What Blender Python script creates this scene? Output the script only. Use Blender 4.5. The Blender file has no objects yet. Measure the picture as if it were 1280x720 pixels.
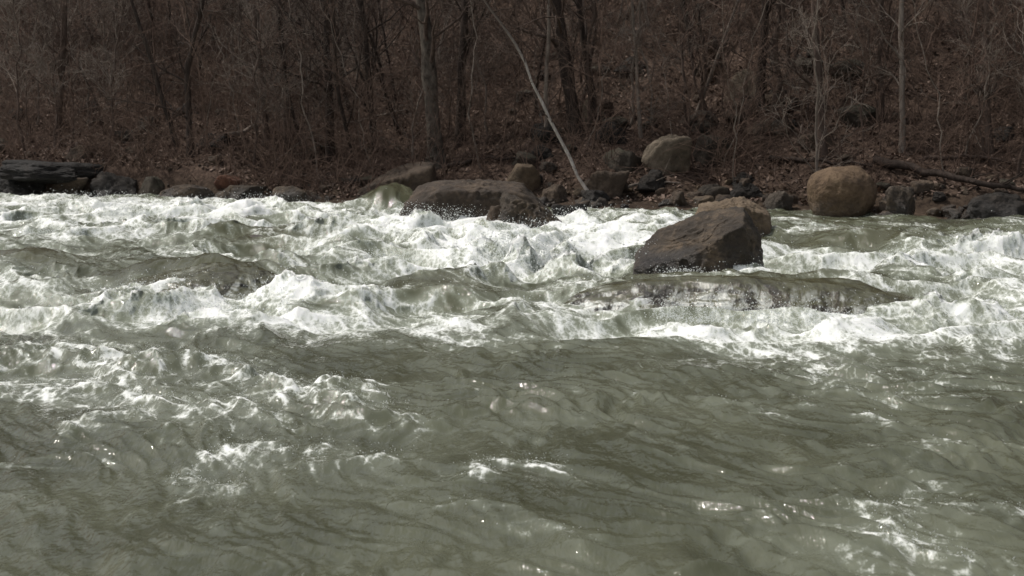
import bpy, bmesh, math, random
import numpy as np
from mathutils import Vector
C = bpy.context.scene.collection
R = math.radians
F = 1778.0; CAMZ = 2.0; TH = math.atan(210/1778)
cT, sT = math.cos(TH), math.sin(TH)

# ------------------------------------------------------------------ noise
_r = np.random.RandomState(7)
PERM = np.concatenate([_r.permutation(256)]*3).astype(np.int64)
ANG = _r.rand(256)*2*np.pi; GX, GY = np.cos(ANG), np.sin(ANG)
G3 = _r.randn(256, 3); G3 /= np.linalg.norm(G3, axis=1)[:, None]
def pn(x, y, s=0):
    x = np.asarray(x, float)+s*17.31; y = np.asarray(y, float)+s*9.77
    xi = np.floor(x).astype(np.int64); yi = np.floor(y).astype(np.int64)
    xf = x-xi; yf = y-yi; xi &= 255; yi &= 255
    u = xf*xf*xf*(xf*(xf*6-15)+10); v = yf*yf*yf*(yf*(yf*6-15)+10)
    def g(ix, iy, dx, dy):
        h = PERM[PERM[ix]+iy] & 255
        return GX[h]*dx+GY[h]*dy
    a = g(xi, yi, xf, yf); b = g(xi+1, yi, xf-1, yf)
    c = g(xi, yi+1, xf, yf-1); d = g(xi+1, yi+1, xf-1, yf-1)
    a += u*(b-a); c += u*(d-c)
    return (a+v*(c-a))*1.5
def fbm(x, y, o=4, s=0, g=.5):
    t = 0; a = 1; f = 1; n = 0
    for i in range(o):
        t = t+a*pn(x*f, y*f, s+i*3); n += a; a *= g; f *= 2.03
    return t/n
def pn3(P, s=0):
    P = P+s*13.7
    I = np.floor(P).astype(np.int64); f = P-I; I &= 255
    w = f*f*f*(f*(f*6-15)+10)
    def g(o):
        h = PERM[PERM[PERM[I[:, 0]+o[0]]+((I[:, 1]+o[1]) & 255)]+((I[:, 2]+o[2]) & 255)] & 255
        return (G3[h]*(f-np.array(o))).sum(1)
    L = lambda a, b, t: a+t*(b-a)
    x0 = L(g((0,0,0)), g((1,0,0)), w[:,0]); x1 = L(g((0,1,0)), g((1,1,0)), w[:,0])
    x2 = L(g((0,0,1)), g((1,0,1)), w[:,0]); x3 = L(g((0,1,1)), g((1,1,1)), w[:,0])
    return L(L(x0, x1, w[:,1]), L(x2, x3, w[:,1]), w[:,2])*1.5
def sst(a, b, x):
    t = np.clip((x-a)/(b-a), 0, 1); return t*t*(3-2*t)

# ------------------------------------------------------------------ view geometry of the river
def ray(px, py):
    k = 360-py
    return np.array([px-640, cT*F+sT*k, -sT*F+cT*k])
def at(px, py, z=0.0):
    d = ray(px, py); t = (z-CAMZ)/d[2]
    return d[0]*t, d[1]*t
def zpix(py, y):
    d = ray(640, py); return CAMZ+y*d[2]/d[1]
def xpix(px, py, y):
    d = ray(px, py); return y*d[0]/d[1]

# ------------------------------------------------------------------ terrain
SX = np.array([-90, -30, -13.2, -9, -4.5, -1.5, 1.1, 5.4, 7.7, 10.5, 30, 90.])
SY = np.array([46, 39, 36.7, 35.6, 33.8, 33.2, 31.9, 31.0, 29.8, 29.2, 27.5, 24.])
def shore(x): return np.interp(x, SX, SY)+0.35*pn(np.asarray(x)*.9, np.asarray(x)*0+.5, 4)
def hgt(x, y):
    x = np.asarray(x, float); y = np.asarray(y, float)
    s = y-shore(x)
    k = .24+.22*sst(-6, 3, x)
    z = np.where(s < 0, np.maximum(-1.4, .35*s), .12*np.minimum(np.maximum(s, 0), 1.5))
    z = z+k*np.maximum(s-1.5, 0)+.22*np.maximum(s-9, 0)
    z = z+.75*sst(.1, 1.1, s)*sst(-5, -8, x)+.35*sst(.3, 1.2, s)*sst(7, 9, x)
    b = fbm(x*.35, y*.35, 4, 21)*.55+fbm(x*1.3, y*1.3, 3, 31)*.14
    z = z+b*np.clip(s/4, 0, 1)
    return np.where(z > 34, 34+(z-34)*.1, z)
def ground_at(px, py):
    d = ray(px, py); ys = np.arange(24, 95, .06); t = ys/d[1]
    xs = d[0]*t; zs = CAMZ+d[2]*t; hh = np.maximum(hgt(xs, ys), 0)
    i = np.argmax(zs <= hh)
    return xs[i], ys[i], float(hh[i])

# ------------------------------------------------------------------ mesh helpers
def mesh_np(name, V, Q, mat, smooth=True):
    me = bpy.data.meshes.new(name); k = Q.shape[1]
    me.vertices.add(len(V)); me.vertices.foreach_set('co', np.ascontiguousarray(V, np.float32).ravel())
    me.loops.add(Q.size); me.loops.foreach_set('vertex_index', np.ascontiguousarray(Q, np.int32).ravel())
    me.polygons.add(len(Q)); me.polygons.foreach_set('loop_start', np.arange(len(Q), dtype=np.int32)*k)
    me.update(calc_edges=True)
    me.polygons.foreach_set('use_smooth', np.full(len(Q), smooth, dtype=bool))
    me.materials.append(mat); me.update()
    return me
def link(name, data, parent=None, loc=(0,0,0), rz=0):
    o = bpy.data.objects.new(name, data); C.objects.link(o)
    o.location = loc; o.rotation_euler = (0, 0, rz)
    if parent: o.parent = parent
    return o
def tag(o, label, cat, group=None, kind=None):
    o['label'] = label; o['category'] = cat
    if group: o['group'] = group
    if kind: o['kind'] = kind
    return o
def tubes(P, Rr, k):
    m, n, _ = P.shape
    T = np.gradient(P, axis=1); T /= np.linalg.norm(T, axis=2)[..., None]+1e-9
    ref = np.where(np.abs(T[..., 2:3]) > .8, np.array([1., .1, 0]), np.array([0, .1, 1.]))
    ref = np.repeat(ref[:, :1], n, 1)
    U = np.cross(T, ref); U /= np.linalg.norm(U, axis=2)[..., None]+1e-9
    W = np.cross(T, U)
    a = np.arange(k)*2*np.pi/k
    V = P[:, :, None]+Rr[:, :, None, None]*(U[:, :, None]*np.cos(a)[None, None, :, None]+W[:, :, None]*np.sin(a)[None, None, :, None])
    idx = np.arange(m*n*k).reshape(m, n, k)
    A = idx[:, :-1]; B = idx[:, 1:]
    Q = np.stack([A, np.roll(A, -1, 2), np.roll(B, -1, 2), B], -1).reshape(-1, 4)
    return V.reshape(-1, 3), Q
def merge(parts):
    Vs = []; Qs = []; o = 0
    for V, Q in parts:
        Vs.append(V); Qs.append(Q+o); o += len(V)
    return np.concatenate(Vs), np.concatenate(Qs)

# ------------------------------------------------------------------ materials
def newmat(name):
    m = bpy.data.materials.new(name); m.use_nodes = True
    nt = m.node_tree; nt.nodes.clear()
    out = nt.nodes.new('ShaderNodeOutputMaterial')
    return m, nt, out
def ramp(nt, fac, stops):
    n = nt.nodes.new('ShaderNodeValToRGB'); e = n.color_ramp.elements
    while len(e) < len(stops): e.new(.5)
    for i, (p, c) in enumerate(stops):
        e[i].position = p; e[i].color = (*c, 1) if len(c) == 3 else c
    nt.links.new(fac, n.inputs[0]); return n
def noise(nt, vec, scale, detail=6, rough=.6, dist=0):
    n = nt.nodes.new('ShaderNodeTexNoise')
    n.inputs['Scale'].default_value = scale; n.inputs['Detail'].default_value = detail
    n.inputs['Roughness'].default_value = rough; n.inputs['Distortion'].default_value = dist
    nt.links.new(vec, n.inputs['Vector']); return n
def mapping(nt, vec, scale=(1,1,1), rot=(0,0,0)):
    n = nt.nodes.new('ShaderNodeMapping'); n.inputs['Scale'].default_value = scale; n.inputs['Rotation'].default_value = rot
    nt.links.new(vec, n.inputs[0]); return n.outputs[0]
def math_(nt, op, a, b=None, clamp=False):
    n = nt.nodes.new('ShaderNodeMath'); n.operation = op; n.use_clamp = clamp
    for i, v in enumerate((a, b)):
        if v is None: continue
        if isinstance(v, (int, float)): n.inputs[i].default_value = v
        else: nt.links.new(v, n.inputs[i])
    return n.outputs[0]
def mapr(nt, v, a, b, c, d, mode='SMOOTHSTEP'):
    n = nt.nodes.new('ShaderNodeMapRange'); n.interpolation_type = mode
    for nm, q in (('From Min', a), ('From Max', b), ('To Min', c), ('To Max', d)):
        if isinstance(q, (int, float)): n.inputs[nm].default_value = q
        else: nt.links.new(q, n.inputs[nm])
    nt.links.new(v, n.inputs['Value']); return n.outputs['Result']
def mixc(nt, fac, a, b, mode='MIX'):
    n = nt.nodes.new('ShaderNodeMix'); n.data_type = 'RGBA'; n.blend_type = mode
    for sock, v in ((n.inputs[0], fac), (n.inputs[6], a), (n.inputs[7], b)):
        if isinstance(v, (int, float)): sock.default_value = v
        elif isinstance(v, tuple): sock.default_value = (*v, 1)
        else: nt.links.new(v, sock)
    return n.outputs[2]
def bump(nt, h, strength, dist):
    n = nt.nodes.new('ShaderNodeBump'); n.inputs['Strength'].default_value = strength
    n.inputs['Distance'].default_value = dist; nt.links.new(h, n.inputs['Height']); return n.outputs[0]

def rock_mat(name, dark, mid, light, wet0=.05, wet1=.4, moss=None, film=None, wr=.25):
    m, nt, out = newmat(name); L = nt.links
    geo = nt.nodes.new('ShaderNodeNewGeometry'); pos = geo.outputs['Position']
    n1 = noise(nt, pos, 2.2, 8, .65, .3); n2 = noise(nt, pos, 14, 6, .7); n3 = noise(nt, pos, 55, 3, .6)
    f = math_(nt, 'ADD', math_(nt, 'MULTIPLY', n1.outputs[0], .65), math_(nt, 'MULTIPLY', n2.outputs[0], .35))
    col = ramp(nt, f, [(.34, dark), (.5, mid), (.64, light)]).outputs[0]
    nrm = nt.nodes.new('ShaderNodeSeparateXYZ'); L.new(geo.outputs['Normal'], nrm.inputs[0])
    if moss:
        mf = math_(nt, 'MULTIPLY', mapr(nt, nrm.outputs[2], .2, .8, 0, 1), mapr(nt, n1.outputs[0], .42, .6, 0, .8))
        col = mixc(nt, mf, col, moss)
    sep = nt.nodes.new('ShaderNodeSeparateXYZ'); L.new(pos, sep.inputs[0])
    zz = math_(nt, 'ADD', sep.outputs[2], math_(nt, 'MULTIPLY', math_(nt, 'SUBTRACT', n1.outputs[0], .5), .5))
    wet = mapr(nt, zz, wet0, wet1, 1, 0)
    col = mixc(nt, math_(nt, 'MULTIPLY', wet, .62), col, (.007, .0055, .004))
    b = nt.nodes.new('ShaderNodeBsdfPrincipled')
    hgt_ = math_(nt, 'ADD', math_(nt, 'MULTIPLY', n2.outputs[0], .7), math_(nt, 'MULTIPLY', n3.outputs[0], .3))
    rough = mapr(nt, wet, 0, 1, .85, wr)
    if film:
        # river water sheeting over the rock and breaking into white where it drops off the front
        s1 = noise(nt, mapping(nt, pos, (1.5, .6, 1.0)), 2.4, 6, .55, 1.2); s2 = noise(nt, mapping(nt, pos, (1, .5, .6)), 15, 5, .7, .8)
        top = mapr(nt, math_(nt, 'ADD', nrm.outputs[2], math_(nt, 'MULTIPLY', math_(nt, 'SUBTRACT', s1.outputs[0], .5), 1.5)), .48, .90, 0, 1)
        fc = ramp(nt, s1.outputs[0], [(.30, (.056,.054,.028)), (.52, film), (.75, (.135,.14,.088))]).outputs[0]
        col = mixc(nt, math_(nt, 'MULTIPLY', top, .92), col, fc)
        dz = mapr(nt, zz, .02, .40, 1, .2)
        ed = math_(nt, 'MULTIPLY', math_(nt, 'MULTIPLY', mapr(nt, nrm.outputs[2], .97, .7, .08, 1), dz), mapr(nt, math_(nt, 'ADD', math_(nt, 'MULTIPLY', s1.outputs[0], .5), math_(nt, 'MULTIPLY', s2.outputs[0], .5)), .455, .60, 0, .9))
        col = mixc(nt, ed, col, (.76,.78,.75)); rough = math_(nt, 'ADD', math_(nt, 'MULTIPLY', ed, .4), .10)
        hgt_ = math_(nt, 'ADD', math_(nt, 'MULTIPLY', hgt_, math_(nt, 'SUBTRACT', 1.05, top)), math_(nt, 'ADD', math_(nt, 'MULTIPLY', s1.outputs[0], 1.4), math_(nt, 'MULTIPLY', s2.outputs[0], .25)))
    L.new(col, b.inputs['Base Color']); L.new(rough, b.inputs['Roughness'])
    L.new(bump(nt, hgt_, .9, .07 if not film else .035), b.inputs['Normal'])
    L.new(b.outputs[0], out.inputs[0]); return m
def bark_mat(name, a, b_, zs=.25, sc=9, high=None):
    m, nt, out = newmat(name); L = nt.links
    tc = nt.nodes.new('ShaderNodeNewGeometry')
    n1 = noise(nt, mapping(nt, tc.outputs['Position'], (1, 1, zs)), sc, 6, .7)
    col = ramp(nt, n1.outputs[0], [(.35, a), (.65, b_)]).outputs[0]
    if high:
        sep = nt.nodes.new('ShaderNodeSeparateXYZ'); L.new(tc.outputs['Position'], sep.inputs[0])
        col = mixc(nt, mapr(nt, sep.outputs[2], high[0], high[1], 0, 1), col, high[2])
    b = nt.nodes.new('ShaderNodeBsdfPrincipled'); b.inputs['Roughness'].default_value = .9
    b.inputs['Specular IOR Level'].default_value = .2
    L.new(col, b.inputs['Base Color']); L.new(bump(nt, n1.outputs[0], .8, .03), b.inputs['Normal'])
    L.new(b.outputs[0], out.inputs[0]); return m

M_wetrock = rock_mat('wet brown rock', (.018,.013,.009), (.052,.038,.025), (.14,.10,.064), .0, .5)
M_dkbrown = rock_mat('dark brown rock', (.02,.014,.009), (.052,.036,.024), (.118,.083,.054), -.05, .45)
M_brown = rock_mat('brown rock', (.032,.023,.016), (.08,.056,.038), (.155,.112,.076), -.05, .35)
M_tan = rock_mat('tan rock', (.066,.04,.022), (.14,.09,.051), (.225,.156,.095), -.1, .5)
M_tan2 = rock_mat('rough tan rock', (.054,.038,.024), (.135,.096,.06), (.225,.168,.11), -.1, .4)
M_pale = rock_mat('pale tan rock', (.06,.048,.034), (.145,.114,.08), (.26,.21,.155), -.1, .2)
M_grey = rock_mat('grey rock', (.028,.022,.016), (.066,.051,.038), (.13,.104,.08), -.05, .3)
M_moss = rock_mat('mossy rock', (.024,.019,.0135), (.055,.043,.031), (.096,.077,.057), -.1, .2, (.042,.039,.02))
M_dark = rock_mat('dark rock', (.008,.0064,.0047), (.02,.0155,.0118), (.044,.034,.026), 0, .5, wr=.45)
M_black = rock_mat('black rock', (.005,.004,.0033), (.012,.0098,.008), (.028,.022,.018), 0, .6, wr=.7)
M_rust = rock_mat('rust rock', (.05,.022,.012), (.10,.042,.024), (.16,.07,.04), -.1, .2)
M_sub = rock_mat('water swept rock', (.014,.0115,.007), (.038,.030,.018), (.078,.062,.04), .0, .4, None, (.088,.086,.044))
M_bark = bark_mat('dark bark', (.025,.0185,.015), (.07,.052,.043))
M_bark2 = bark_mat('brown bark', (.055,.039,.031), (.135,.098,.08))
M_bark3 = bark_mat('grey bark', (.12,.098,.081), (.30,.25,.21))
M_mott = bark_mat('mottled bark', (.026,.0195,.016), (.165,.14,.114), .5, 7)
M_palebark = bark_mat('bleached wood', (.27,.235,.205), (.56,.51,.46), .3, 12, (2.5, 4.5, (.14,.113,.095)))
M_twig = bark_mat('twigs', (.082,.055,.042), (.19,.128,.10), 1, 3)

# ------------------------------------------------------------------ hillside
def build_hill():
    xs = np.concatenate([np.linspace(-90, -24, 60)[:-1], np.linspace(-24, 24, 420), np.linspace(24, 90, 60)[1:]])
    ys = np.concatenate([np.linspace(23, 62, 420), np.linspace(62, 140, 80)[1:]])
    X, Y = np.meshgrid(xs, ys); Z = hgt(X, Y)+.035*fbm(X*5, Y*5, 2, 44)
    V = np.stack([X, Y, Z], -1).reshape(-1, 3)
    n = len(xs); i = np.arange(len(V)).reshape(len(ys), n)
    Q = np.stack([i[:-1, :-1], i[:-1, 1:], i[1:, 1:], i[1:, :-1]], -1).reshape(-1, 4)
    m, nt, out = newmat('leaf covered soil'); L = nt.links
    geo = nt.nodes.new('ShaderNodeNewGeometry'); pos = geo.outputs['Position']
    n1 = noise(nt, pos, .8, 6, .6); n2 = noise(nt, pos, 7, 6, .75)
    vo = nt.nodes.new('ShaderNodeTexVoronoi'); vo.inputs['Scale'].default_value = 14; L.new(pos, vo.inputs['Vector'])
    sp = nt.nodes.new('ShaderNodeSeparateColor'); L.new(vo.outputs['Color'], sp.inputs[0])
    f = math_(nt, 'ADD', math_(nt, 'MULTIPLY', n2.outputs[0], .55), math_(nt, 'MULTIPLY', sp.outputs[0], .25))
    f = math_(nt, 'ADD', f, math_(nt, 'MULTIPLY', n1.outputs[0], .3))
    col = ramp(nt, f, [(.3, (.020,.0135,.010)), (.52, (.080,.054,.041)), (.78, (.178,.124,.094))]).outputs[0]
    sep = nt.nodes.new('ShaderNodeSeparateXYZ'); L.new(pos, sep.inputs[0])
    low = mapr(nt, sep.outputs[2], .25, .7, .75, 0)
    col = mixc(nt, low, col, ramp(nt, n2.outputs[0], [(.35, (.02,.014,.01)), (.65, (.10,.073,.051))]).outputs[0])
    b = nt.nodes.new('ShaderNodeBsdfPrincipled'); b.inputs['Roughness'].default_value = .95
    b.inputs['Specular IOR Level'].default_value = .15
    L.new(col, b.inputs['Base Color']); L.new(bump(nt, f, 1, .08), b.inputs['Normal']); L.new(b.outputs[0], out.inputs[0])
    o = link('hillside', mesh_np('hillside', V, Q, m))
    tag(o, 'steep wooded river bank covered in brown fallen leaves', 'hillside', kind='structure')
build_hill()

# ------------------------------------------------------------------ river
FX = np.array([-.75, -.36, -.27, -.18, -.09, 0, .09, .18, .27, .36, .75])
FPY = [246, 256, 268, 285, 305, 325, 345, 365, 385, 405, 425, 450, 480, 510, 540, 580, 620, 660, 720, 900]
FT = np.array([
 [.25,.32,.36,.32,.10,.12,.2,.10,.05,.05,.05],
 [.58,.64,.72,.66,.30,.22,.32,.2,.1,.08,.1],
 [.74,.76,.82,.72,.56,.50,.46,.3,.22,.2,.2],
 [.56,.56,.64,.62,.76,.72,.58,.35,.25,.3,.3],
 [.5,.40,.40,.56,.60,.84,.70,.45,.32,.58,.5],
 [.4,.34,.26,.42,.62,.82,.60,.52,.52,.66,.6],
 [.5,.40,.24,.30,.54,.60,.42,.48,.58,.60,.6],
 [.5,.42,.30,.32,.54,.48,.32,.32,.46,.56,.6],
 [.6,.58,.70,.72,.58,.46,.42,.44,.46,.52,.5],
 [.5,.48,.58,.62,.58,.48,.50,.54,.54,.60,.5],
 [.2,.24,.32,.36,.38,.42,.50,.56,.58,.60,.5],
 [.2,.25,.24,.20,.18,.22,.28,.38,.46,.50,.4],
 [.2,.32,.32,.28,.20,.14,.15,.22,.30,.34,.3],
 [.15,.26,.28,.34,.28,.14,.16,.22,.18,.18,.2],
 [.15,.25,.28,.27,.26,.18,.15,.16,.13,.12,.2],
 [.15,.24,.25,.27,.28,.24,.15,.14,.18,.16,.2],
 [.1,.15,.17,.20,.23,.24,.16,.14,.26,.24,.2],
 [.05,.10,.10,.14,.19,.22,.15,.14,.28,.26,.2],
 [.05,.05,.05,.06,.10,.12,.08,.09,.24,.22,.2],
 [.05]*11])
FD = np.array([at(640, p)[1] for p in FPY])[::-1]; FTT = FT[::-1]
def foamtab(ratio, y):
    iy = np.clip(np.searchsorted(FD, y)-1, 0, len(FD)-2); ty = np.clip((y-FD[iy])/(FD[iy+1]-FD[iy]), 0, 1)
    ix = np.clip(np.searchsorted(FX, ratio)-1, 0, len(FX)-2); tx = np.clip((ratio-FX[ix])/(FX[ix+1]-FX[ix]), 0, 1)
    a = FTT[iy, ix]*(1-tx)+FTT[iy, ix+1]*tx; b = FTT[iy+1, ix]*(1-tx)+FTT[iy+1, ix+1]*tx
    return a*(1-ty)+b*ty
HUMPS = []
def hump(px, py, rx, near, far, h, rz=0, cut=.22, jag=1.0): x, y = at(px, py); HUMPS.append((x, y, rx, near, far, h, R(rz), cut, jag))
hump(940, 382, 1.9, .08, 1.4, .31, -12, .16, 1.6)
hump(228, 360, 1.15, .10, 1.6, .36, -8, .18, 1.4)
hump(488, 262, .75, 1.0, 2.4, .50, 0, .55)
hump(1100, 312, 1.4, 1.2, 2.5, .26, -6)
hump(30, 335, .7, .9, 1.4, .20, 18)
hump(330, 305, .9, 1.1, 1.8, .15, 0)
hump(560, 372, .8, .5, 1.2, .14, 10)
PEAKS = [(150,278,.32,.6),(95,265,.22,.8),(235,270,.24,.6),(330,268,.22,.7),(520,296,.28,.5),(430,290,.22,.6),(655,342,.42,.42),(610,327,.26,.45),
         (700,352,.28,.4),(730,292,.24,.5),(1235,322,.28,.8),(1150,345,.17,.6),(60,300,.26,.6),(400,300,.26,.6),(560,312,.24,.5),(780,336,.18,.35),(480,335,.2,.45),(350,340,.18,.5),(590,352,.2,.4),(270,300,.2,.5),
         (370,390,.18,.5),(250,412,.18,.5),(130,398,.14,.6),(365,382,.15,.35),(165,392,.15,.35),(830,414,.15,.28),(885,420,.15,.26),(950,418,.16,.28),(1030,424,.14,.28),(1180,405,.15,.6),(440,347,.19,.5),(1250,440,.1,.5)]
# breaking crests in the smoother water: points, height, width, foam
CRESTS = [([(-40,462),(20,450),(90,452),(170,470),(260,466),(340,490),(420,500),(475,530)], .11, .25, .44),
          ([(0,480),(80,492),(150,486),(230,500)], .05, .2, .36),([(200,512),(300,520),(380,540)], .03, .16, .32),([(90,545),(130,535),(150,530)], .03, .10, .34),([(20,580),(60,576),(110,580)], .02, .09, .33),
          ([(275,575),(300,562),(345,566)], .03, .12, .34),([(395,560),(430,590),(500,575)], .03, .13, .33),([(225,600),(290,606)], .02, .09, .31),
          ([(575,588),(620,582),(670,590)], .02, .10, .31),([(500,615),(560,635),(650,642)], .02, .10, .32),([(640,655),(720,668)], .02, .08, .28),
          ([(1065,625),(1120,665),(1190,690),(1240,715)], .02, .13, .28),([(1110,630),(1180,625),(1260,650)], .02, .13, .28),([(900,512),(945,518)], .03, .11, .32),([(1090,530),(1190,560)], .02, .10, .27),([(980,470),(1080,500),(1180,505)], .02, .12, .25),([(780,560),(850,575)], .02, .08, .22)]
def build_river():
    rat = np.concatenate([-np.geomspace(3.5, .44, 50)[:-1], np.linspace(-.44, .44, 1080), np.geomspace(.44, 3.5, 50)[1:]])
    ys = np.concatenate([np.geomspace(2.2, 5.6, 60)[:-1], np.geomspace(5.6, 38, 1250)])
    Rt, Y = np.meshgrid(rat, ys); X = Rt*Y
    fa = R(28); ca, sa = math.cos(fa), math.sin(fa)
    w1 = pn(X*1.7, Y*1.7, 62); w2 = pn(X*1.7, Y*1.7, 64)
    wx = X+.35*pn(X*.55, Y*.55, 61)+.13*w1; wy = Y+.35*pn(X*.55, Y*.55, 63)+.13*w2
    U = wx*sa-wy*ca; Vv = wx*ca+wy*sa           # U downstream, Vv across
    Ft = foamtab(Rt, Y)
    rap = sst(.12, .6, Ft)*sst(10.6, 15.5, Y)*(1-.45*sst(27, 34, Y))
    rid = lambda n: 1-1.6*(np.sqrt(n*n+.02)-.08)
    rdc = lambda n: np.clip(rid(n), 0, 1)
    sw = fbm(U*.28, Vv*.35, 2, 3)
    Z = .12*sw*(.35+.9*sst(10, 15, Y))
    r1 = rdc(pn(U*.62, Vv*.5, 11)); r2 = rdc(pn(U*1.35, Vv*1.2, 12)); r3 = rid(pn(U*3.0, Vv*2.8, 13))
    b1 = pn(U*1.1, Vv*.9, 14)
    Z += rap*(.36*(r1**1.5-.42)+.16*(r2**1.3-.5)*(.25+r1)+.10*b1+.014*(r3-.6)*(.3+r2))
    cal = 1-.55*rap
    q1 = pn(U*.7, Vv*1.1, 15); q2 = rid(pn(U*.8, Vv*2.0, 16)); q3 = pn(U*1.5, Vv*4.6, 17); q4 = pn(U*2.8, Vv*8, 18); q5 = pn(U*6, Vv*14, 19); q6 = pn(X*3.2, Y*2.6, 20); q7 = rid(pn(U*2.6, Vv*6.0, 22))
    mod = .55+1.0*sst(-.4, .6, pn(X*.4, Y*.4, 20))
    Z += cal*(.042*q1+mod*(.036*(q2-.5)+.030*q3+.023*q4+.0092*q5+.012*q6+.019*(q7-.5)))
    hm = np.zeros_like(Z); sub = np.zeros_like(Z)
    for (cx, cy, rx, near, far, h, rz, cut, jag) in HUMPS:
        c, s = math.cos(rz), math.sin(rz); A = (X-cx)*c+(Y-cy)*s; B = -(X-cx)*s+(Y-cy)*c
        B = B+jag*(.20*pn(A*1.5, A*0+cx, 70)+.08*pn(A*4, B*1.5, 71))
        p = np.exp(-np.abs(A/rx)**2.5)*sst(-near-.35, -near+.6, B)*np.exp(-(np.maximum(B, 0)/far)**2)
        hm += p*(h*(1+.16*pn(A*2, B*1.0, 73))+.028*pn(A*5, B*2, 74)+.009*rid(pn(A*13, B*3.5, 75))); sub = np.maximum(sub, p)
        Z -= .05*np.exp(-(A/rx)**2)*np.exp(-((B+near+.6)/.4)**2)
        Ft = Ft-cut*p
    Z = Z*(1-.6*sub)+hm
    pk = np.zeros_like(Z); nr = rdc(pn(X*2.4, Y*2.4, 81)); n6 = pn(X*6, Y*6, 82); nr5 = rdc(pn(X*5.5, Y*5, 83))
    for (px, py, h, w) in PEAKS:
        cx, cy = at(px, py); d2 = ((X-cx)/w)**2+((Y-cy)/(w*.8))**2
        g = np.exp(-d2*1.3); pk += h*g*(.3+.6*nr**1.5+.3*nr5**2+.12*n6)
        Ft = Ft+.16*g*min(1, h/.18)
    Z += pk
    # foam piled below the rocks' fronts
    for (px, py, rx, ry, a, sl) in [(960,424,2.1,.42,.36,-.22),(255,412,1.3,.5,.32,-.1),(845,347,1.0,.3,.28,0),(640,292,1.2,.8,.16,0),(560,284,1.0,.8,.12,0)]:
        cx, cy = at(px, py); Ft = Ft+a*np.exp(-((X-cx)/rx)**4-((Y-cy-(X-cx)*sl)/ry)**2)
    # crests
    cf = np.zeros_like(Z); jx = X+.16*pn(X*1.4, Y*1.4, 85)+.07*pn(X*3.5, Y*3.5, 86); jy = Y+.30*pn(X*1.4, Y*1.4, 87)+.14*pn(X*3.5, Y*3.5, 88)
    lowrows = Y < 13.5
    jxs, jys = jx[lowrows], jy[lowrows]; cfl = np.zeros(len(jxs)); czl = np.zeros(len(jxs))
    for pts, h, w, a in CRESTS:
        q = [at(*p) for p in pts]; d = np.full(len(jxs), 9.)
        for (x0, y0), (x1, y1) in zip(q[:-1], q[1:]):
            l2 = (x1-x0)**2+(y1-y0)**2; t = np.clip(((jxs-x0)*(x1-x0)+(jys-y0)*(y1-y0))/l2, 0, 1)
            d = np.minimum(d, np.hypot(jxs-x0-t*(x1-x0), (jys-y0-t*(y1-y0))*.75))
        g = np.exp(-(d/w)**2); czl += h*g; cfl = np.maximum(cfl, a*np.exp(-(d/(w*1.4))**2))
    cf[lowrows] = cfl; cz = np.zeros_like(Z); cz[lowrows] = czl; Z += cz*(.3+.8*nr+.4*nr5+.2*n6)
    # foam field, trailing downstream of the crests
    r1d = rdc(pn((U-.28)*.62, Vv*.5, 11))
    n = .32*fbm(U*.5, Vv*.9, 3, 41)+.14*rid(pn(U*1.5, Vv*2.4, 42))-.06+.15*pn(U*2.6, Vv*5.5, 43)+.12*pn(U*5, Vv*13, 44)
    near = sst(13, 10.5, Y)
    lace = np.clip(1-np.abs(pn(U*2.0, Vv*3.2, 45))*5.5, 0, 1)*.6+np.clip(1-np.abs(pn(U*4.6, Vv*7, 46))*4.5, 0, 1)*.4
    lace2 = np.clip(1-np.abs(pn(U*2.2+.2*w1, Vv*4.8, 47))*4, 0, 1)
    foam = Ft+n*(1.75-.7*near)-.52+.035*near+rap*(.50*(r1d-.62)+.32*(r2-.5)*r1+.24*(lace2-.35))+near*((lace-.42)*.24-.03)+cf*(.80+.80*lace+.35*n6)
    fm = sst(0, .5, foam)
    lump = .012*pn(X*5, Y*5, 51)+.008*pn(X*11, Y*10.5, 52)+.005*pn(X*24, Y*23, 53)
    Z += fm*(lump+.01)*(.4+.9*rap)
    dx = np.gradient(X, axis=1); gx = np.gradient(Z, axis=1)/dx
    dyr = np.gradient(Y, axis=0); gy = np.gradient(Z, axis=0)/dyr-gx*Rt
    k = .025*np.clip(rap+.2, 0, 1); gl = lambda g: np.clip(g, -1.1, 1.1)
    X2 = X+k*gl(gx)+.05*rap*Z; Y2 = Y+k*gl(gy)-.10*rap*Z
    P = np.stack([X2, Y2, Z], -1).reshape(-1, 3)
    nc = len(rat); i = np.arange(len(P)).reshape(len(ys), nc)
    Q = np.stack([i[:-1, :-1], i[:-1, 1:], i[1:, 1:], i[1:, :-1]], -1).reshape(-1, 4)
    m, nt, out = newmat('river water'); L = nt.links
    geo = nt.nodes.new('ShaderNodeNewGeometry'); pos = geo.outputs['Position']
    fv = mapping(nt, pos, (1.35, .8, 1), (0, 0, -fa)); fs = mapping(nt, pos, (2.4, .55, 1), (0, 0, -fa))
    def attr(nm):
        a = nt.nodes.new('ShaderNodeAttribute'); a.attribute_name = nm; return a.outputs['Fac']
    af, ash, ar = attr('foam'), attr('shallow'), attr('rapid')
    a1 = noise(nt, fv, 8, 7, .68, .6); a2 = noise(nt, pos, 38, 5, .7); a3 = noise(nt, fs, 7, 6, .7, .8)
    vo = nt.nodes.new('ShaderNodeTexVoronoi'); vo.feature = 'DISTANCE_TO_EDGE'; vo.inputs['Scale'].default_value = 9
    wv = nt.nodes.new('ShaderNodeVectorMath'); wv.operation = 'MULTIPLY_ADD'
    L.new(a1.outputs['Color'], wv.inputs[0]); wv.inputs[1].default_value = (.22, .22, .22); L.new(fv, wv.inputs[2]); L.new(wv.outputs[0], vo.inputs['Vector'])
    lacy = mapr(nt, vo.outputs['Distance'], 0, .22, 1, 0)
    cen = lambda s, g: math_(nt, 'MULTIPLY', math_(nt, 'SUBTRACT', s, .5), g)
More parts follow.
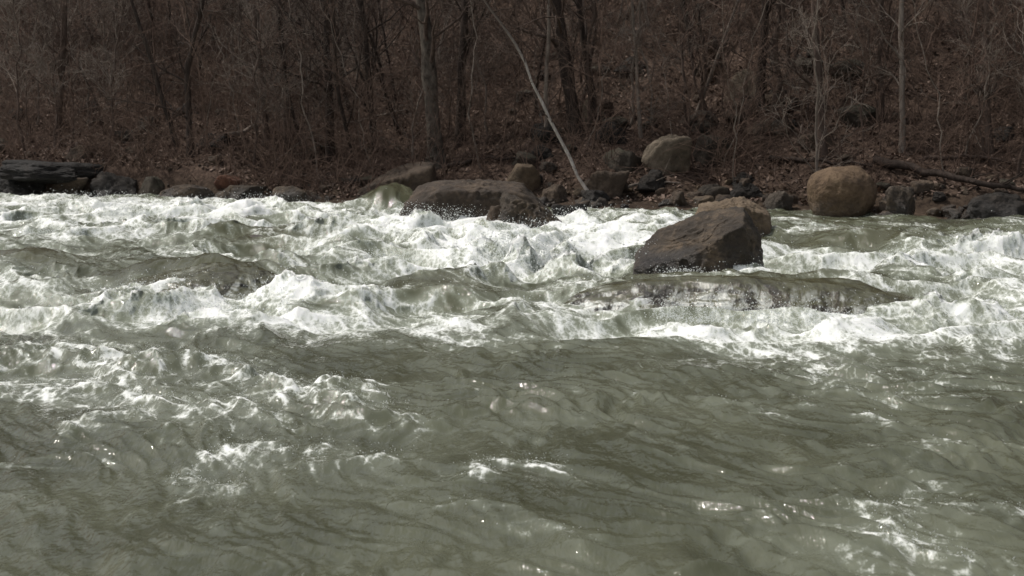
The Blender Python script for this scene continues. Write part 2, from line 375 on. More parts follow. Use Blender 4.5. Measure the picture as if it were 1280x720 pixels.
    f = math_(nt, 'ADD', af, cen(a1.outputs[0], .65))
    f = math_(nt, 'ADD', f, cen(a3.outputs[0], .9))
    f = math_(nt, 'ADD', f, math_(nt, 'MULTIPLY', math_(nt, 'SUBTRACT', lacy, .35), .22))
    f = math_(nt, 'ADD', f, cen(a2.outputs[0], .55))
    mask = mapr(nt, f, mapr(nt, ar, 0, .6, .0, -.09), mapr(nt, ar, 0, .6, .48, .56), 0, .95)
    milky = math_(nt, 'MULTIPLY', mapr(nt, math_(nt, 'ADD', af, cen(a1.outputs[0], .25)), -.45, .2, 0, 1), mapr(nt, ar, 0, .6, .45, 1))
    big = noise(nt, fv, .7, 4, .6, .5)
    deep = mixc(nt, mapr(nt, big.outputs[0], .35, .65, 0, 1), (.062,.066,.040), (.104,.110,.073))
    col = mixc(nt, milky, deep, (.225,.245,.19))
    col = mixc(nt, math_(nt, 'MULTIPLY', ash, .5), col, (.092,.088,.05))
    # murky water: light scattered up from inside hardly follows the ripples, the mirror on top does
    up = nt.nodes.new('ShaderNodeVectorMath'); up.operation = 'MULTIPLY_ADD'; L.new(geo.outputs['Normal'], up.inputs[0]); up.inputs[1].default_value = (.5,.5,.5); up.inputs[2].default_value = (0,0,.5)
    upn = nt.nodes.new('ShaderNodeVectorMath'); upn.operation = 'NORMALIZE'; L.new(up.outputs[0], upn.inputs[0])
    body = nt.nodes.new('ShaderNodeBsdfDiffuse'); L.new(col, body.inputs[0]); L.new(upn.outputs[0], body.inputs['Normal'])
    hb = math_(nt, 'ADD', noise(nt, fs, 5, 3, .55, .6).outputs[0], math_(nt, 'MULTIPLY', noise(nt, fv, 20, 3, .5, .3).outputs[0], .45))
    wn = bump(nt, hb, .65, .04)
    gl_ = nt.nodes.new('ShaderNodeBsdfGlossy'); gl_.inputs['Color'].default_value = (1,1,1,1); gl_.inputs['Roughness'].default_value = .045; L.new(wn, gl_.inputs['Normal'])
    fr = nt.nodes.new('ShaderNodeFresnel'); fr.inputs['IOR'].default_value = 1.34; L.new(wn, fr.inputs['Normal'])
    w = nt.nodes.new('ShaderNodeMixShader'); L.new(fr.outputs[0], w.inputs[0]); L.new(body.outputs[0], w.inputs[1]); L.new(gl_.outputs[0], w.inputs[2])
    fo = nt.nodes.new('ShaderNodeBsdfPrincipled'); fo.inputs['Roughness'].default_value = .6
    fo.inputs['Specular IOR Level'].default_value = .3
    fo.inputs['Subsurface Weight'].default_value = 1.0; fo.inputs['Subsurface Radius'].default_value = (1, 1, .95); fo.inputs['Subsurface Scale'].default_value = .12
    L.new(ramp(nt, mapr(nt, f, .0, .75, 0, 1, 'LINEAR'), [(0, (.45,.48,.41)), (.45, (.74,.76,.72)), (1, (.91,.93,.91))]).outputs[0], fo.inputs['Base Color'])
    L.new(bump(nt, math_(nt, 'ADD', math_(nt, 'ADD', a1.outputs[0], a3.outputs[0]), math_(nt, 'MULTIPLY', a2.outputs[0], .6)), .35, .03), fo.inputs['Normal'])
    mx = nt.nodes.new('ShaderNodeMixShader'); L.new(mask, mx.inputs[0]); L.new(w.outputs[0], mx.inputs[1]); L.new(fo.outputs[0], mx.inputs[2])
    L.new(mx.outputs[0], out.inputs[0])
    me = mesh_np('river', P, Q, m)
    for nm, arr in (('foam', foam), ('shallow', sub), ('rapid', rap)):
        a = me.attributes.new(nm, 'FLOAT', 'POINT'); a.data.foreach_set('value', np.ascontiguousarray(arr, np.float32).ravel())
    tag(link('river', me), 'green river rapids broken into white foam', 'water', kind='structure')
    return P, foam.ravel(), rap.ravel(), Rt.ravel(), cf.ravel()
RP, RF, RR, RRt, RC = build_river()

# ------------------------------------------------------------------ spray (countless droplets)
def build_spray():
    rg = np.random.RandomState(5); pts = []; rad = []
    SRC = [(655,338,1.35,.45,4800),(615,326,1.1,.4,1600),(700,350,1.0,.4,1400),(520,294,1.2,.5,2200),(565,286,1.05,.5,1500),(730,292,1.1,.4,1700),(150,275,1.2,.6,2800),(235,270,1.0,.6,1600),(95,262,1.0,.6,1600),(330,264,1.0,.6,1500),
           (805,338,1.0,.25,1000),(850,350,.5,.4,400),(840,410,.8,.2,700),(885,415,.95,.22,900),(955,415,.9,.22,800),(1020,418,.8,.28,600),(1090,428,.5,.4,200),(165,392,.85,.35,900),(365,386,.85,.35,800),(260,406,.8,.5,1000),
           (1235,322,.8,.7,1300),(60,300,.9,.6,1100),(400,300,.9,.6,1100),(1180,405,.5,.6,300),(690,288,1.0,.5,1500),(430,290,.9,.5,1000),(480,335,.75,.4,700),(270,300,.8,.5,700)]
    for (px, py, vs, w, n) in SRC:
        cx, cy = at(px, py); c0 = rg.randn(n, 2)*np.array([w*.5, w*.4])
        v = rg.rand(n)**.8*vs*2.6; t = rg.rand(n)*v*2/9.8
        z = .10+v*t-4.9*t*t; d = rg.randn(n, 2)*.5
        pts.append(np.stack([cx+c0[:,0]+d[:,0]*t, cy+c0[:,1]+d[:,1]*t-.2*t, z], -1)); rad.append(.002+(.011 if py < 380 else .007)*rg.rand(n)**3.5)
    vis = np.abs(RRt) < .43
    idx = np.where((RF > .12) & (RR > .5) & vis & (RP[:,2] > .08))[0]
    idx = rg.choice(idx, 18000); p = RP[idx].copy(); p[:, 2] += rg.exponential(.065, len(p)); p[:, :2] += rg.randn(len(p), 2)*.05
    pts.append(p); rad.append(.0018+.007*rg.rand(len(p))**3.5)
    idx = np.where((RC > .2) & (RF > .0) & vis)[0]; idx = rg.choice(idx, 5000); p = RP[idx].copy(); p[:, 2] += rg.exponential(.02, len(p)); p[:, :2] += rg.randn(len(p), 2)*.04
    pts.append(p); rad.append(.0012+.003*rg.rand(len(p))**2)
    P = np.concatenate(pts); r = np.concatenate(rad); n = len(P)
    O = np.array([[1,0,0],[-1,0,0],[0,1,0],[0,-1,0],[0,0,1],[0,0,-1]], float)
    V = P[:, None]+r[:, None, None]*O[None]*(.7+.6*rg.rand(n, 6, 1))
    T = np.array([[0,2,4],[2,1,4],[1,3,4],[3,0,4],[2,0,5],[1,2,5],[3,1,5],[0,3,5]])
    Q = (T[None]+(np.arange(n)*6)[:, None, None]).reshape(-1, 3)
    m, nt, out = newmat('white spray'); b = nt.nodes.new('ShaderNodeBsdfDiffuse'); b.inputs[0].default_value = (.85,.87,.86,1)
    t = nt.nodes.new('ShaderNodeBsdfTranslucent'); t.inputs[0].default_value = (.85,.87,.86,1); mx = nt.nodes.new('ShaderNodeMixShader'); mx.inputs[0].default_value = .5
    nt.links.new(b.outputs[0], mx.inputs[1]); nt.links.new(t.outputs[0], mx.inputs[2]); nt.links.new(mx.outputs[0], out.inputs[0])
    tag(link('water_spray', mesh_np('water_spray', V.reshape(-1, 3), Q, m)), 'white spray droplets flung up from the rapids', 'spray', kind='stuff')
build_spray()

# ------------------------------------------------------------------ rocks
_ico = {}
def ico(sub):
    if sub not in _ico:
        bm = bmesh.new(); bmesh.ops.create_icosphere(bm, subdivisions=sub, radius=1)
        _ico[sub] = (np.array([v.co[:] for v in bm.verts]), np.array([[v.index for v in f.verts] for f in bm.faces])); bm.free()
    return _ico[sub]
def hull_planes(pts):
    bm = bmesh.new(); p = np.array(pts, float); c = (p.max(0)+p.min(0))/2
    for q in p-c: bm.verts.new(q)
    bmesh.ops.convex_hull(bm, input=bm.verts); bm.normal_update(); out = []
    for f in bm.faces:
        d = f.normal.dot(f.verts[0].co); n = f.normal
        if d < 0: d, n = -d, -n
        if d > 1e-3 and not any((n-Vector(o[:3])).length < .02 for o in out): out.append((*n, d))
    bm.free(); return out
def rock_mesh(name, seed, dims, mat, p=14, nz=.08, planes=None, sub=5, lo=1.0, hi=1.0, chip=1.0):
    D, T = ico(sub); rg = np.random.RandomState(seed)
    if planes is None:
        n = rg.randn(13, 3); n /= np.linalg.norm(n, axis=1)[:, None]; d = .62+.38*rg.rand(13)
        n = np.vstack([n, [[0,0,1],[0,0,-1]]]); d = np.append(d, [.85, .8])
    else:
        a = np.array(planes, float); n = a[:, :3]/np.linalg.norm(a[:, :3], axis=1)[:, None]; d = a[:, 3]
    q = np.maximum(D@n.T, 0)/d; qm = q.max(1); r = 1/(qm*np.sum((q/qm[:, None])**p, 1)**(1/p))
    P = D*np.minimum(r, 2.5)[:, None]
    disp = nz*(lo*pn3(P*1.7, seed)+.5*lo*pn3(P*3.6, seed+1)+hi*(.35*(1-2*np.abs(pn3(P*7, seed+2)))+.2*pn3(P*15, seed+3)+.1*pn3(P*32, seed+4)))
    # chipped facets
    st = pn3(P*2.6, seed+5); disp = disp+nz*.55*hi*chip*(np.round(st*3)/3-st)
    P = P+D*disp[:, None]
    mn, mx = P.min(0), P.max(0); P = (P-(mn+mx)/2)/(mx-mn)*np.array(dims)
    return mesh_np(name, P, T, mat)
def rock(name, label, px0, px1, ptop, pbase, mat, seed, depth=.8, sink=.35, water=False, rz=0, group=None, cat='rock', dz=0, **kw):
    pc = (px0+px1)/2
    if water: x, y = at(pc, pbase); z0 = 0
    else: x, y, z0 = ground_at(pc, pbase)
    w = (px1-px0)*y/F; dp = w*depth; yc = y+dp*.35
    zt = zpix(ptop, yc); H = max(zt-z0, .05); tot = H/(1-sink); xc = xpix(pc, (ptop+pbase)/2, yc)
    me = rock_mesh(name, seed, (w*yc/y, dp, tot), mat, **kw)
    o = link(name, me, None, (xc, yc, zt-tot/2+dz), R(rz))
    return tag(o, label, cat, group)
HB = hull_planes([(-.92,-.40,-.3),(-.1,-.68,-.3),(.74,-.42,-.3),(-.90,-.36,.02),(-.15,-.60,.24),(.45,-.44,.58),(.82,-.05,-.3),(.78,-.02,.40),(-.52,.2,.48),(.05,.4,.70),(.56,.1,.82),(-.7,.5,-.3),(.7,.6,-.3),(-.82,.1,.20)])
rock('boulder','large dark wet angular boulder in midstream with a sloping brown top',786,957,259,345,M_wetrock,3,.8,.25,True,planes=HB,p=120,nz=.065,lo=.2,hi=1.0,sub=7,cat='boulder')
HS = hull_planes([(-.9,-.4,-.3),(.8,-.4,-.3),(-.8,-.35,.45),(.1,-.4,.55),(.72,-.3,.36),(.9,.1,.05),(-.9,.4,-.3),(.85,.5,-.3),(-.6,.4,.56),(.3,.45,.66),(.8,.3,.46)])
rock('boulder','tan rock slab tucked right behind the large dark midstream boulder',862,968,247,304,M_tan2,14,.75,.25,True,planes=HS,p=40,nz=.10,lo=.4,hi=1.2,sub=6,cat='boulder')
rg = np.random.RandomState(5); _n = rg.randn(26, 3); ROUND = [(*(_n[i]/np.linalg.norm(_n[i])), .86+.14*rg.rand()) for i in range(26)]+[(0,0,-1,.8),(.55,-.3,.75,.86)]
x, y = at(956, 394)
o = link('flat_rock', rock_mesh('flat_rock', 23, (4.5, 2.6, 1.7), M_sub, planes=ROUND+[(0,-1,.6,.74),(-.25,-1,.55,.77)], p=8, nz=.09, lo=1.3, hi=.5, chip=.8, sub=7), None, (x, y+.48, -.465), R(-12))
tag(o, 'long low rock slab with river pouring over it in front of the dark boulder', 'rock')
x, y = at(258, 376)
o = link('flat_rock', rock_mesh('flat_rock', 31, (2.3, 2.1, 1.5), M_sub, planes=ROUND, p=7, nz=.08, lo=.9, hi=.5, chip=.8, sub=7), None, (x, y+.44, -.38), R(-7))
tag(o, 'rounded brown rock at left with water sheeting over its top and foam below', 'rock')
HP = hull_planes([(-1,-.3,-.3),(-.2,-.5,-.3),(1,-.4,-.3),(-.98,-.25,.06),(-.4,-.45,.34),(.55,-.40,.30),(-.75,.1,.40),(-.1,.1,.46),(.6,.1,.42),(1,-.2,.0),(-.95,.5,-.3),(.95,.5,-.3),(-.5,.45,.44),(.5,.45,.42)])
rock('boulder','long low brown boulder in the far rapids, largest of the mid river pile',500,692,224,284,M_dkbrown,43,.5,.15,True,planes=HP,p=120,nz=.06,lo=.15,hi=1.2,sub=6,cat='boulder')
rock('boulder','dark wet broken boulder at the right end of the mid river pile',616,710,240,293,M_wetrock,47,.8,.2,True,planes=HB,p=60,nz=.12,lo=.5,hi=1.2,sub=6,cat='boulder',rz=150)
rock('rock','small brown rock face in front of the long mid river boulder',598,640,256,291,M_brown,52,.7,.3,True,p=40,nz=.1)
rock('rock','low black rock at the far right tip of the mid river pile',688,740,254,288,M_dark,56,.8,.3,True,p=30,nz=.12)
rock('rock','tan wedge rock standing behind the mid river pile',630,676,204,248,M_tan2,61,.8,.3,False,p=50)
HT = hull_planes([(-1,-.4,-.4),(.9,-.4,-.4),(-.95,-.35,-.02),(.85,-.4,.42),(-.2,.1,.32),(.9,.1,.5),(-1,.5,-.4),(.9,.5,-.4),(.4,.45,.5),(.95,-.1,.1)])
rock('rock','large slanted flat brown slab on the far bank left of the mid river pile',446,546,202,246,M_brown,66,.8,.3,False,p=60,nz=.07,lo=.4,planes=HT)
rock('rock','small dark rock tip in the midstream splash',592,606,318,330,M_dark,68,.8,.4,True,sub=4)
rock('rock','low grey rock barely showing in the foam at left',278,334,294,309,M_grey,72,.8,.6,True,nz=.06)
rock('rock','low flat brown rock on the left far waterline',188,272,230,252,M_dkbrown,75,.5,.4,False,p=30,nz=.12)
rock('rock','flat brown rock next right of the low waterline rock',268,334,231,251,M_wetrock,77,.5,.4,False,p=30,nz=.12)
rock('rock','dark flat wet rock at the waterline below the thin black trunk',340,412,232,258,M_wetrock,79,.5,.4,False,p=30,nz=.12)
rock('boulder','round tan brown boulder on the right far waterline',1008,1095,207,270,M_tan,84,.9,.2,False,planes=ROUND,p=6,nz=.06,hi=.7,chip=.5,sub=6,cat='boulder')
rock('rock','brown wedge rock right of the round tan boulder',1106,1148,232,272,M_wetrock,88,.8,.4,False,p=30,nz=.12)
rock('boulder','pale tan blocky boulder on the bank above the shore stones',802,866,168,222,M_pale,91,.7,.28,False,p=30,nz=.14,cat='boulder')
rock('boulder','dark mossy boulder on the bank right behind the pale blocky one',864,912,166,208,M_moss,95,.7,.45,False,p=24,nz=.14,cat='boulder')
rock('boulder','low dark boulder on the bank left of the pale blocky one',748,806,184,218,M_moss,96,.8,.55,False,p=30,nz=.16,cat='boulder')
rock('boulder','dark brown boulder on the bank behind the pale leaning trunk',716,786,212,248,M_brown,98,.8,.5,False,p=40,nz=.15,cat='boulder')
rock('rock','pale outcrop high on the slope above the dark mossy boulder',905,958,86,126,M_pale,101,.6,.5,False,p=24,nz=.14)
rock('rock','lichen spotted rock beside the base of the dark trunk pair',724,750,124,158,M_pale,107,.6,.5,False,p=18)
rock('rock','rust orange rock in the muddy left bank',268,304,218,234,M_rust,111,.6,.5,False,p=14,nz=.14)
x, y, z = ground_at(66, 236); zt = zpix(201, y)
o = link('rock_ledge', rock_mesh('rock_ledge', 124, (2.6, 2.0, .6), M_black, p=10, nz=.15, hi=.6, chip=0, sub=6), None, (x, y, zt-.30), R(4)); o.rotation_euler[1] = R(4)
tag(o, 'flat overhanging black rock ledge at the far left waterline', 'rock')
rock('rock','dark rock under the left end of the overhanging ledge',-14,58,216,249,M_black,119,.7,.3,False,p=16,nz=.18)
rock('rock','dark brown rock under the right end of the overhanging ledge',52,116,220,249,M_dkbrown,120,.7,.3,False,p=16,nz=.18)
rock('rock','blackish rock right of the overhanging ledge',112,176,214,249,M_dark,121,.7,.45,False,p=18,nz=.18)
rock('rock','dark mossy rock between the ledge and the flat waterline rock',172,212,220,246,M_moss,123,.7,.45,False,p=14,nz=.15)
rock('rock','dark rock at the right edge of the far waterline',1206,1290,240,274,M_dark,127,.7,.45,False,p=18,nz=.15)
rock('rock','grey rock on the shore left of the round tan boulder',956,992,238,264,M_grey,129,.7,.5,False,p=30,nz=.14)
rock('rock','brown rock low on the bank under the pale leaning trunk',676,718,230,254,M_brown,131,.7,.45,False,p=30,nz=.14)
rock('rock','dark rock behind the large midstream boulder on the shore',868,912,230,253,M_moss,133,.7,.45,False,p=24,nz=.14)

SM = [('dark',M_dkbrown),('brown',M_brown),('tan',M_tan2),('grey',M_grey)]
rg = np.random.RandomState(77); variants = []
for k in range(16):
    cn, mt = SM[k % 4]
    variants.append((cn, rock_mesh('shore_stone', 200+k, (1, .6+.3*rg.rand(), .45+.3*rg.rand()), mt, p=12+k % 3*12, nz=.13, sub=4)))
cnt = 0
while cnt < 285:
    px = rg.uniform(-60, 1340)
    if rg.rand() > (.4 if px < 450 else 1): continue
    x = (px-640)/F*33; s = rg.normal(.7, .75); y = float(shore(x))+s
    if s < -.5 or s > 2.8: continue
    sz = .09+.45*rg.rand()**2.8; cn, me = variants[rg.choice(16, p=np.array([1.0,1.3,.9,.5]*4)/14.8)]
    o = link('shore_stone', me, None, (x, y, max(float(hgt(x, y)), -.03)+sz*.10), rg.rand()*6.28); o.scale = (sz, sz, sz); o.rotation_euler[0] = rg.randn()*.25
    tag(o, 'small %s stone among the loose stones along the far waterline' % cn, 'stone', 'small %s stones along the far waterline' % cn); cnt += 1
BK = [rock_mesh('bank_rock', 260+k, (1, .8, .75), [M_moss, M_brown, M_dark, M_grey][k % 4], p=24, nz=.16) for k in range(8)]
for k in range(110):
    r = rg.uniform(-.4, .4) if k < 60 else rg.uniform(0, .22); s = (.8+7*rg.rand()**1.3) if k < 60 else 1.5+8*rg.rand(); x = r*(33+s); y = float(shore(x))+s; j = rg.randint(8); sz = .35+.85*rg.rand()**1.6
    cn = ['mossy', 'brown', 'blackish', 'grey'][j % 4]
    o = link('bank_rock', BK[j], None, (x, y, float(hgt(x, y))+sz*.06), rg.rand()*6.28); o.scale = (sz, sz, sz*.8)
    tag(o, 'half buried %s rock among the brush low on the far bank' % cn, 'rock', 'half buried %s rocks low on the far bank' % cn)

# ------------------------------------------------------------------ trees
def grow(rg, starts, dirs, L, r0, n, wander, up):
    m = len(starts); P = np.zeros((m, n, 3)); P[:, 0] = starts; d = dirs.copy(); st = (L/(n-1))[:, None]
    for i in range(1, n):
        d = d+rg.randn(m, 3)*wander; d[:, 2] += up; d /= np.linalg.norm(d, axis=1)[:, None]; P[:, i] = P[:, i-1]+d*st
    t = np.linspace(0, 1, n); return P, np.maximum(r0[:, None]*(1-.85*t)[None], .0035)
def pick(rg, P, Rr, per, t0, t1):
    m, n, _ = P.shape; who = np.repeat(np.arange(m), per); t = rg.uniform(t0, t1, len(who))*(n-1)
    i = np.minimum(t.astype(int), n-2); f = (t-i)[:, None]
    return P[who, i]*(1-f)+P[who, i+1]*f, P[who, i+1]-P[who, i], Rr[who, i], who, t/(n-1)
def side(rg, T, lo, hi):
    T = T/(np.linalg.norm(T, axis=1)[:, None]+1e-9); r = rg.randn(len(T), 3); r -= (r*T).sum(1)[:, None]*T; r /= np.linalg.norm(r, axis=1)[:, None]
    a = rg.uniform(lo, hi, len(T))[:, None]; return T*np.cos(a)+r*np.sin(a)
def tree_meshes(seed, H, r0, nb, mat, first=.12, path=None, lean=(0, 0), twmat=None, bl=.3, wob=.05):
    rg = np.random.RandomState(seed); n = 22
    t = np.linspace(0, 1, n)
    if path is None:
        w = np.cumsum(rg.randn(n, 2)*wob, 0)*H/n; w -= w[0]
        P = np.stack([w[:, 0]+lean[0]*H*t, w[:, 1]+lean[1]*H*t, -.25+(H+.25)*t], -1)
    else:
        path = np.array(path); q = np.linspace(0, 1, len(path)); P = np.stack([np.interp(t, q, path[:, j]) for j in range(3)], -1)
        P[1:, :2] += np.cumsum(rg.randn(n-1, 2), 0)*.012*H/n*2
    rr = r0*(1-.82*t)*(1+.07*rg.randn(n)); rr[0] *= 1.5; rr[1] *= 1.12
    TV, TQ = tubes(P[None], rr[None], 10)
    TV = TV+(pn3(TV*np.array([6, 6, 1.5]), seed)*r0*.18)[:, None]*np.array([1, 1, 0])
    S, T, r_, w_, tt = pick(rg, P[None], rr[None], nb, first, .97)
    L1 = H*bl*(1.1-.75*tt)*rg.uniform(.4, 1.2, nb)
    B1, R1 = grow(rg, S, side(rg, T, .5, 1.25), L1, np.maximum(r_*rg.uniform(.22, .5, nb), .008), 9, .18, .06)
    S, T, r_, w_, tt = pick(rg, B1, R1, 5, .2, .97)
    B2, R2 = grow(rg, S, side(rg, T, .4, 1.0), L1[w_]*.45*rg.uniform(.4, 1.2, len(S)), np.maximum(r_*.6, .0055), 6, .22, .05)
    S, T, r_, w2, tt = pick(rg, B2, R2, 3, .25, .98)
    B3, R3 = grow(rg, S, side(rg, T, .3, .9), L1[w_[w2]]*.2*rg.uniform(.4, 1.3, len(S)), np.full(len(S), .005), 4, .2, .03)
    BV, BQ = merge([tubes(P[None], rr[None]*.2, 4), tubes(B1, R1, 5), tubes(B2, R2, 4), tubes(B3, R3, 3)])
    return mesh_np('trunk', TV, TQ, mat), mesh_np('branches', BV, BQ, twmat or mat)
def plant(name, label, loc, meshes, cat='tree', group=None, rz=0, sc=1):
    e = link(name, None, None, loc, rz); e.scale = (sc, sc, sc); tag(e, label, cat, group)
    link('trunk', meshes[0], e); link('branches', meshes[1], e); return e
def hero(label, pb, pt, wpx, mat, seed, H=11, nb=16, first=.2, mid=(), twmat=None, name='bare_tree', bl=.25):
    x, y, z = ground_at(*pb); D = y
    pts = [(0, 0, -.3)]
    seq = list(mid)+[pt]
    for i, (px, py) in enumerate(seq): pts.append((xpix(px, py, D)-x, .15*min(len(pts), 3), zpix(py, D)-z))
    a, b = np.array(pts[-2]), np.array(pts[-1]); d = (b-a)/np.linalg.norm(b-a)
    if H > b[2]: pts.append(tuple(b+d*(H-b[2])*np.array([.6, .6, 1])))
    pp = np.array(pts); seg = np.r_[0, np.cumsum(np.linalg.norm(np.diff(pp, axis=0), axis=1))]
    s = np.linspace(0, seg[-1], 30); path = np.stack([np.interp(s, seg, pp[:, j]) for j in range(3)], -1)
    plant(name, label, (x, y, z), tree_meshes(seed, H, wpx*.5*D/F, nb, mat, first, path, twmat=twmat, bl=bl))
hero('thick mottled grey brown trunk just left of centre on the bank',(547,205),(526,0),20,M_mott,301,13,26,.1,twmat=M_bark2)
hero('straight slim black trunk at left of centre behind the dark flat wet rock',(413,200),(404,0),12,M_bark,302,11,18,.12)
hero('left trunk of a dark pair leaning left above the mossy boulder',(722,165),(696,0),18,M_bark,303,12,16,.15,twmat=M_bark2)
hero('right trunk of the dark pair above the mossy boulder',(748,160),(722,0),11,M_bark,304,11,16,.15)
hero('bleached slender trunk leaning left over the shore stones at centre',(748,250),(602,0),4.6,M_palebark,305,10,22,.15,mid=((737,241),(724,222),(711,192),(694,162),(675,122),(661,96),(653,66),(630,34)),twmat=M_bark2,bl=.15,name='leaning_tree')
hero('slim brown tree above the round tan boulder',(1030,195),(1018,0),11,M_bark2,306,11,22,.1)
hero('pale grey slim straight tree on the right slope',(1128,190),(1132,0),8,M_bark3,307,10,20,.12)
hero('left one of two parallel brown trunks at left of the slim black trunk',(334,185),(318,0),9,M_bark2,308,11,18,.12)
hero('right one of two parallel brown trunks at left of the slim black trunk',(362,188),(345,0),11,M_bark2,309,12,20,.12)
hero('crooked dark tree forking low at left',(238,195),(250,0),10,M_bark,310,9,26,.06,bl=.34,mid=((232,90),))
hero('slanting dark stem crossing at the left of the crooked tree',(228,190),(165,0),7,M_bark,311,8,18,.1)
hero('brown tree near the right edge of the bank',(1238,190),(1233,0),9,M_bark2,312,10,22,.1)
hero('thin grey sapling between the dark trunk pair and the pale blocky boulder',(802,172),(790,0),5,M_bark3,313,8,18,.1)
hero('thin grey tree leaning right above the mossy boulder',(862,150),(925,0),5,M_bark3,314,9,18,.1)
hero('dark tree behind the slim brown tree on the right slope',(950,140),(958,0),11,M_bark,315,12,18,.15)
hero('slim dark tree between the mottled trunk and the slim black trunk',(470,190),(452,0),8,M_bark,316,10,18,.12)
hero('brown tree by the left end of the bank above the ledge',(70,185),(78,0),9,M_bark2,317,10,20,.12)
hero('dark trunk just behind the mottled trunk',(575,180),(585,0),12,M_bark,318,12,14,.15)

TVs = [tree_meshes(400+k, 10+k % 3*1.5, .038+.013*(k % 4), 30, [M_bark, M_bark3, M_bark2, M_bark2, M_bark][k % 5], .05, lean=((k % 5-2)*.12, 0), twmat=[M_bark2, M_bark3, M_bark][k % 3], bl=.28, wob=.17) for k in range(10)]
SVs = [tree_meshes(450+k, 4.5+k % 4, .017+.008*(k % 3), 24, [M_bark2, M_bark3, M_bark2, M_twig][k % 4], .06, lean=((k % 5-2)*.16, -.03), twmat=[M_twig, M_bark2, M_bark3][k % 3], bl=.38, wob=.20) for k in range(10)]
rg = np.random.RandomState(99); placed = []
PBX, PBY, _z = ground_at(833, 222)
def clear_view(x, y):      # open ground in front of the pale boulder
    return y < PBY+.4 and abs(x-PBX*y/PBY) < .7
def side_name(x, y):
    r = x/y; return 'left' if r < -.12 else ('middle' if r < .12 else 'right')
def scatter(n, s0, s1, vs, dmin, nm, lab, grp, cat, pw=1):
    c = 0; tries = 0
    while c < n and tries < 6000:
        tries += 1
        r = rg.uniform(-.44, .44); s = s0+(s1-s0)*rg.rand()**pw
        x = r*(34+s); y = float(shore(x))+s
        if clear_view(x, y) or any((x-a)**2+(y-b)**2 < dmin*dmin for a, b in placed): continue
        placed.append((x, y)); sd = side_name(x, y)
        plant(nm, lab % sd, (x, y, float(hgt(x, y))), vs[rg.randint(len(vs))], cat, grp % sd, rg.rand()*6.28, rg.uniform(.75, 1.2)); c += 1
scatter(125, 4, 27, TVs, .8, 'bare_tree', 'one of the bare thin forest trees standing in the %s part of the slope', 'bare forest trees on the %s part of the slope', 'tree')
scatter(275, 1.8, 18, SVs, .32, 'bare_sapling', 'one of the bare twiggy saplings on the %s part of the lower bank', 'bare saplings on the %s part of the bank', 'sapling', 1.1)

# ------------------------------------------------------------------ fallen wood
def log(label, ptsrc, wpx, mat, seed, nb=5, name='fallen_branch', up=.05):
    W = np.array([ground_at(px, py) for (px, py) in ptsrc]); o0 = W[0].copy(); rg = np.random.RandomState(seed)
    t = np.linspace(0, 1, 14); q = np.linspace(0, 1, len(W))
    P = np.stack([np.interp(t, q, W[:, j]) for j in range(3)], -1); y = W[:, 1].mean()
    P[:, 2] += up+wpx*.3*y/F; P += rg.randn(*P.shape)*.025
    r = wpx*.5*y/F*(1-.6*t); A = tubes(P[None], r[None], 8)
    e = link(name, None, None, tuple(o0)); tag(e, label, 'branch')
    link('stem', mesh_np('stem', A[0]-o0, A[1], mat), e)
    S, T, r_, w_, tt = pick(rg, P[None], r[None], nb, .3, .98)
    L1 = rg.uniform(.4, 1.2, nb); B, Rb = grow(rg, S, side(rg, T, .4, .9), L1, np.maximum(r_*.4, .008), 6, .15, .05)
    V, Q = merge([tubes(P[None], r[None]*.3, 4), tubes(B, Rb, 4)]); link('twigs', mesh_np('twigs', V-o0, Q, mat), e)
log('long dark fallen log sloping to the water at right',[(1092,212),(1160,228),(1220,240),(1292,252)],12,M_bark,501,7,'fallen_log',.14)
log('thin dark fallen branch above the round tan boulder',[(962,204),(1010,205),(1090,213)],7,M_bark,502)
log('pale fallen stick on the left slope',[(284,186),(318,172),(346,160)],7,M_bark3,503,4,up=.25)
log('grey fallen stick behind the slim black trunk',[(430,172),(470,160),(505,150)],6,M_bark3,504,4,up=.25)
log('dark fallen branch along the bank behind the mid river pile',[(560,212),(600,204),(660,206)],6,M_bark,505,6)
log('crooked fallen branch at the far right edge of the bank',[(1150,205),(1220,200),(1290,212)],6,M_bark2,506,6)
log('bleached driftwood stick lying on the stones right of the leaning trunk',[(770,246),(800,238),(850,236)],5,M_bark3,507,4,'driftwood',.12)

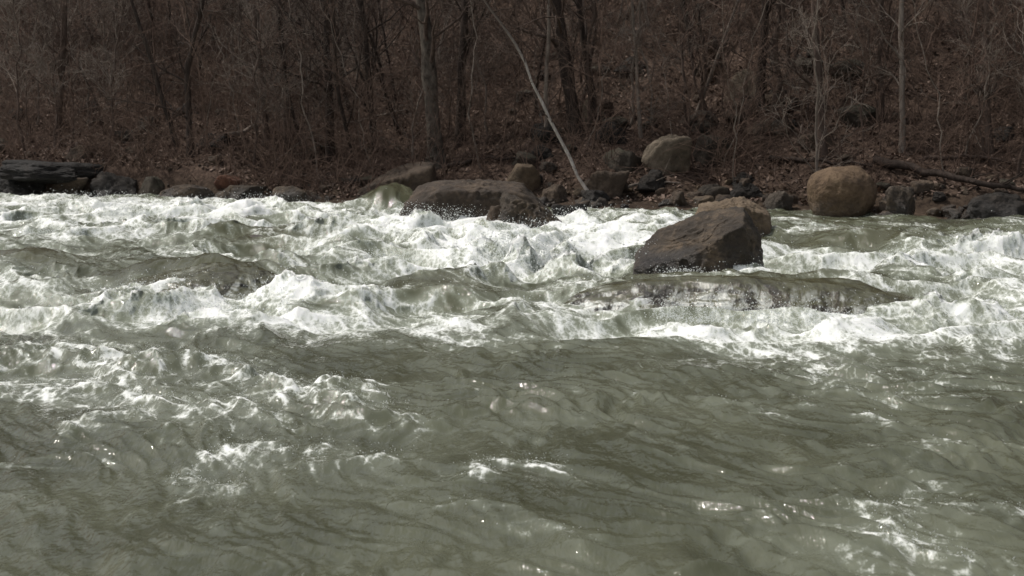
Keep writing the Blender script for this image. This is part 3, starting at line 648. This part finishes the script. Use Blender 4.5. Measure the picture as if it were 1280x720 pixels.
# ------------------------------------------------------------------ brush and leaves (countless)
def build_brush():
    rg = np.random.RandomState(31); m = 9500
    r = rg.uniform(-.45, .45, m); s = .6+17*rg.rand(m)**1.3; x = r*(34+s); x = x+rg.randn(m)*.3; y = shore(x)+s
    keep = rg.rand(m) < (.28+.6*sst(-.4, .4, pn(x*.45, y*.45, 91))+.25*(x < -2)-.10*(x > 3))
    keep &= (s > 1.6) | (x < -3); keep &= ~((y < PBY+.4) & (np.abs(x-PBX*y/PBY) < .7)); x, y = x[keep], y[keep]; m = len(x)
    S = np.stack([x, y, hgt(x, y)-.05], -1)
    d = np.stack([rg.randn(m)*.6, rg.randn(m)*.4-.1, np.ones(m)], -1); d /= np.linalg.norm(d, axis=1)[:, None]
    L = .4+2.3*rg.rand(m)**1.8
    A, Ra = grow(rg, S, d, L, .005+.008*rg.rand(m), 6, .20, .02)
    S2, T, r_, w, t = pick(rg, A, Ra, 3, .25, .95)
    B, Rb = grow(rg, S2, side(rg, T, .35, .9), L[w]*rg.uniform(.2, .6, len(w)), np.full(len(w), .0055), 4, .15, .0)
    V, Q = merge([tubes(A, Ra, 4), tubes(B, Rb, 3)])
    tag(link('undergrowth', mesh_np('undergrowth', V, Q, M_twig)), 'tangle of bare brown brush along the far bank', 'brush', kind='stuff')
    n = 46000; r = rg.uniform(-.46, .46, n); s = .9+26*rg.rand(n)**1.2; x = r*(34+s); y = shore(x)+s; z = hgt(x, y)+.015+.03*rg.rand(n)
    a = rg.rand(n)*6.28; sz = .028+.045*rg.rand(n); tl = rg.randn(n, 2)*.5
    u = np.stack([np.cos(a), np.sin(a), tl[:,0]], -1)*sz[:,None]; v = np.stack([-np.sin(a), np.cos(a), tl[:,1]], -1)*sz[:,None]*.6
    c = np.stack([x, y, z+.02], -1); V = np.stack([c-u, c-v, c+u, c+v], 1).reshape(-1, 3)
    m_, nt, out = newmat('fallen leaves'); g = nt.nodes.new('ShaderNodeNewGeometry')
    col = ramp(nt, g.outputs['Random Per Island'], [(0, (.046,.029,.02)), (.5, (.138,.09,.066)), (1, (.265,.186,.143))]).outputs[0]
    b = nt.nodes.new('ShaderNodeBsdfPrincipled'); b.inputs['Roughness'].default_value = .8; nt.links.new(col, b.inputs['Base Color']); nt.links.new(b.outputs[0], out.inputs[0])
    tag(link('leaf_litter', mesh_np('leaf_litter', V, np.arange(n*4).reshape(n, 4), m_, False)), 'brown fallen leaves lying over the slope', 'leaves', kind='stuff')
build_brush()

# ------------------------------------------------------------------ light and camera
el, az = R(56), R(-72)       # azimuth from +Y towards +X
sd = Vector((math.sin(az)*math.cos(el), math.cos(az)*math.cos(el), math.sin(el)))
sl = bpy.data.lights.new('sun', 'SUN'); sl.energy = 2.9; sl.angle = R(2.5); sl.color = (1, .95, .88)
so = link('sun', sl, None, (0, 0, 40)); so.rotation_euler = (-sd).to_track_quat('-Z', 'Y').to_euler()
w = bpy.data.worlds.new('World'); bpy.context.scene.world = w; w.use_nodes = True; nt = w.node_tree; nt.nodes.clear()
sk = nt.nodes.new('ShaderNodeTexSky'); sk.sky_type = 'NISHITA'; sk.sun_disc = False; sk.sun_elevation = el; sk.sun_rotation = az; sk.dust_density = 3
hs = nt.nodes.new('ShaderNodeHueSaturation'); hs.inputs['Saturation'].default_value = .3
bg = nt.nodes.new('ShaderNodeBackground'); bg.inputs['Strength'].default_value = .11; wo = nt.nodes.new('ShaderNodeOutputWorld')
nt.links.new(sk.outputs[0], hs.inputs['Color']); nt.links.new(hs.outputs[0], bg.inputs[0]); nt.links.new(bg.outputs[0], wo.inputs[0])
cam = bpy.data.cameras.new('camera'); cam.sensor_width = 36; cam.lens = F/1280*36; cam.clip_end = 500
cam.dof.use_dof = True; cam.dof.focus_distance = 14.5; cam.dof.aperture_fstop = 4.0
co = link('camera', cam, None, (0, 0, CAMZ)); co.rotation_euler = (math.pi/2-TH, 0, 0)
sc = bpy.context.scene; sc.camera = co
sc.view_settings.view_transform = 'Standard'; sc.view_settings.look = 'None'; sc.view_settings.exposure = 0
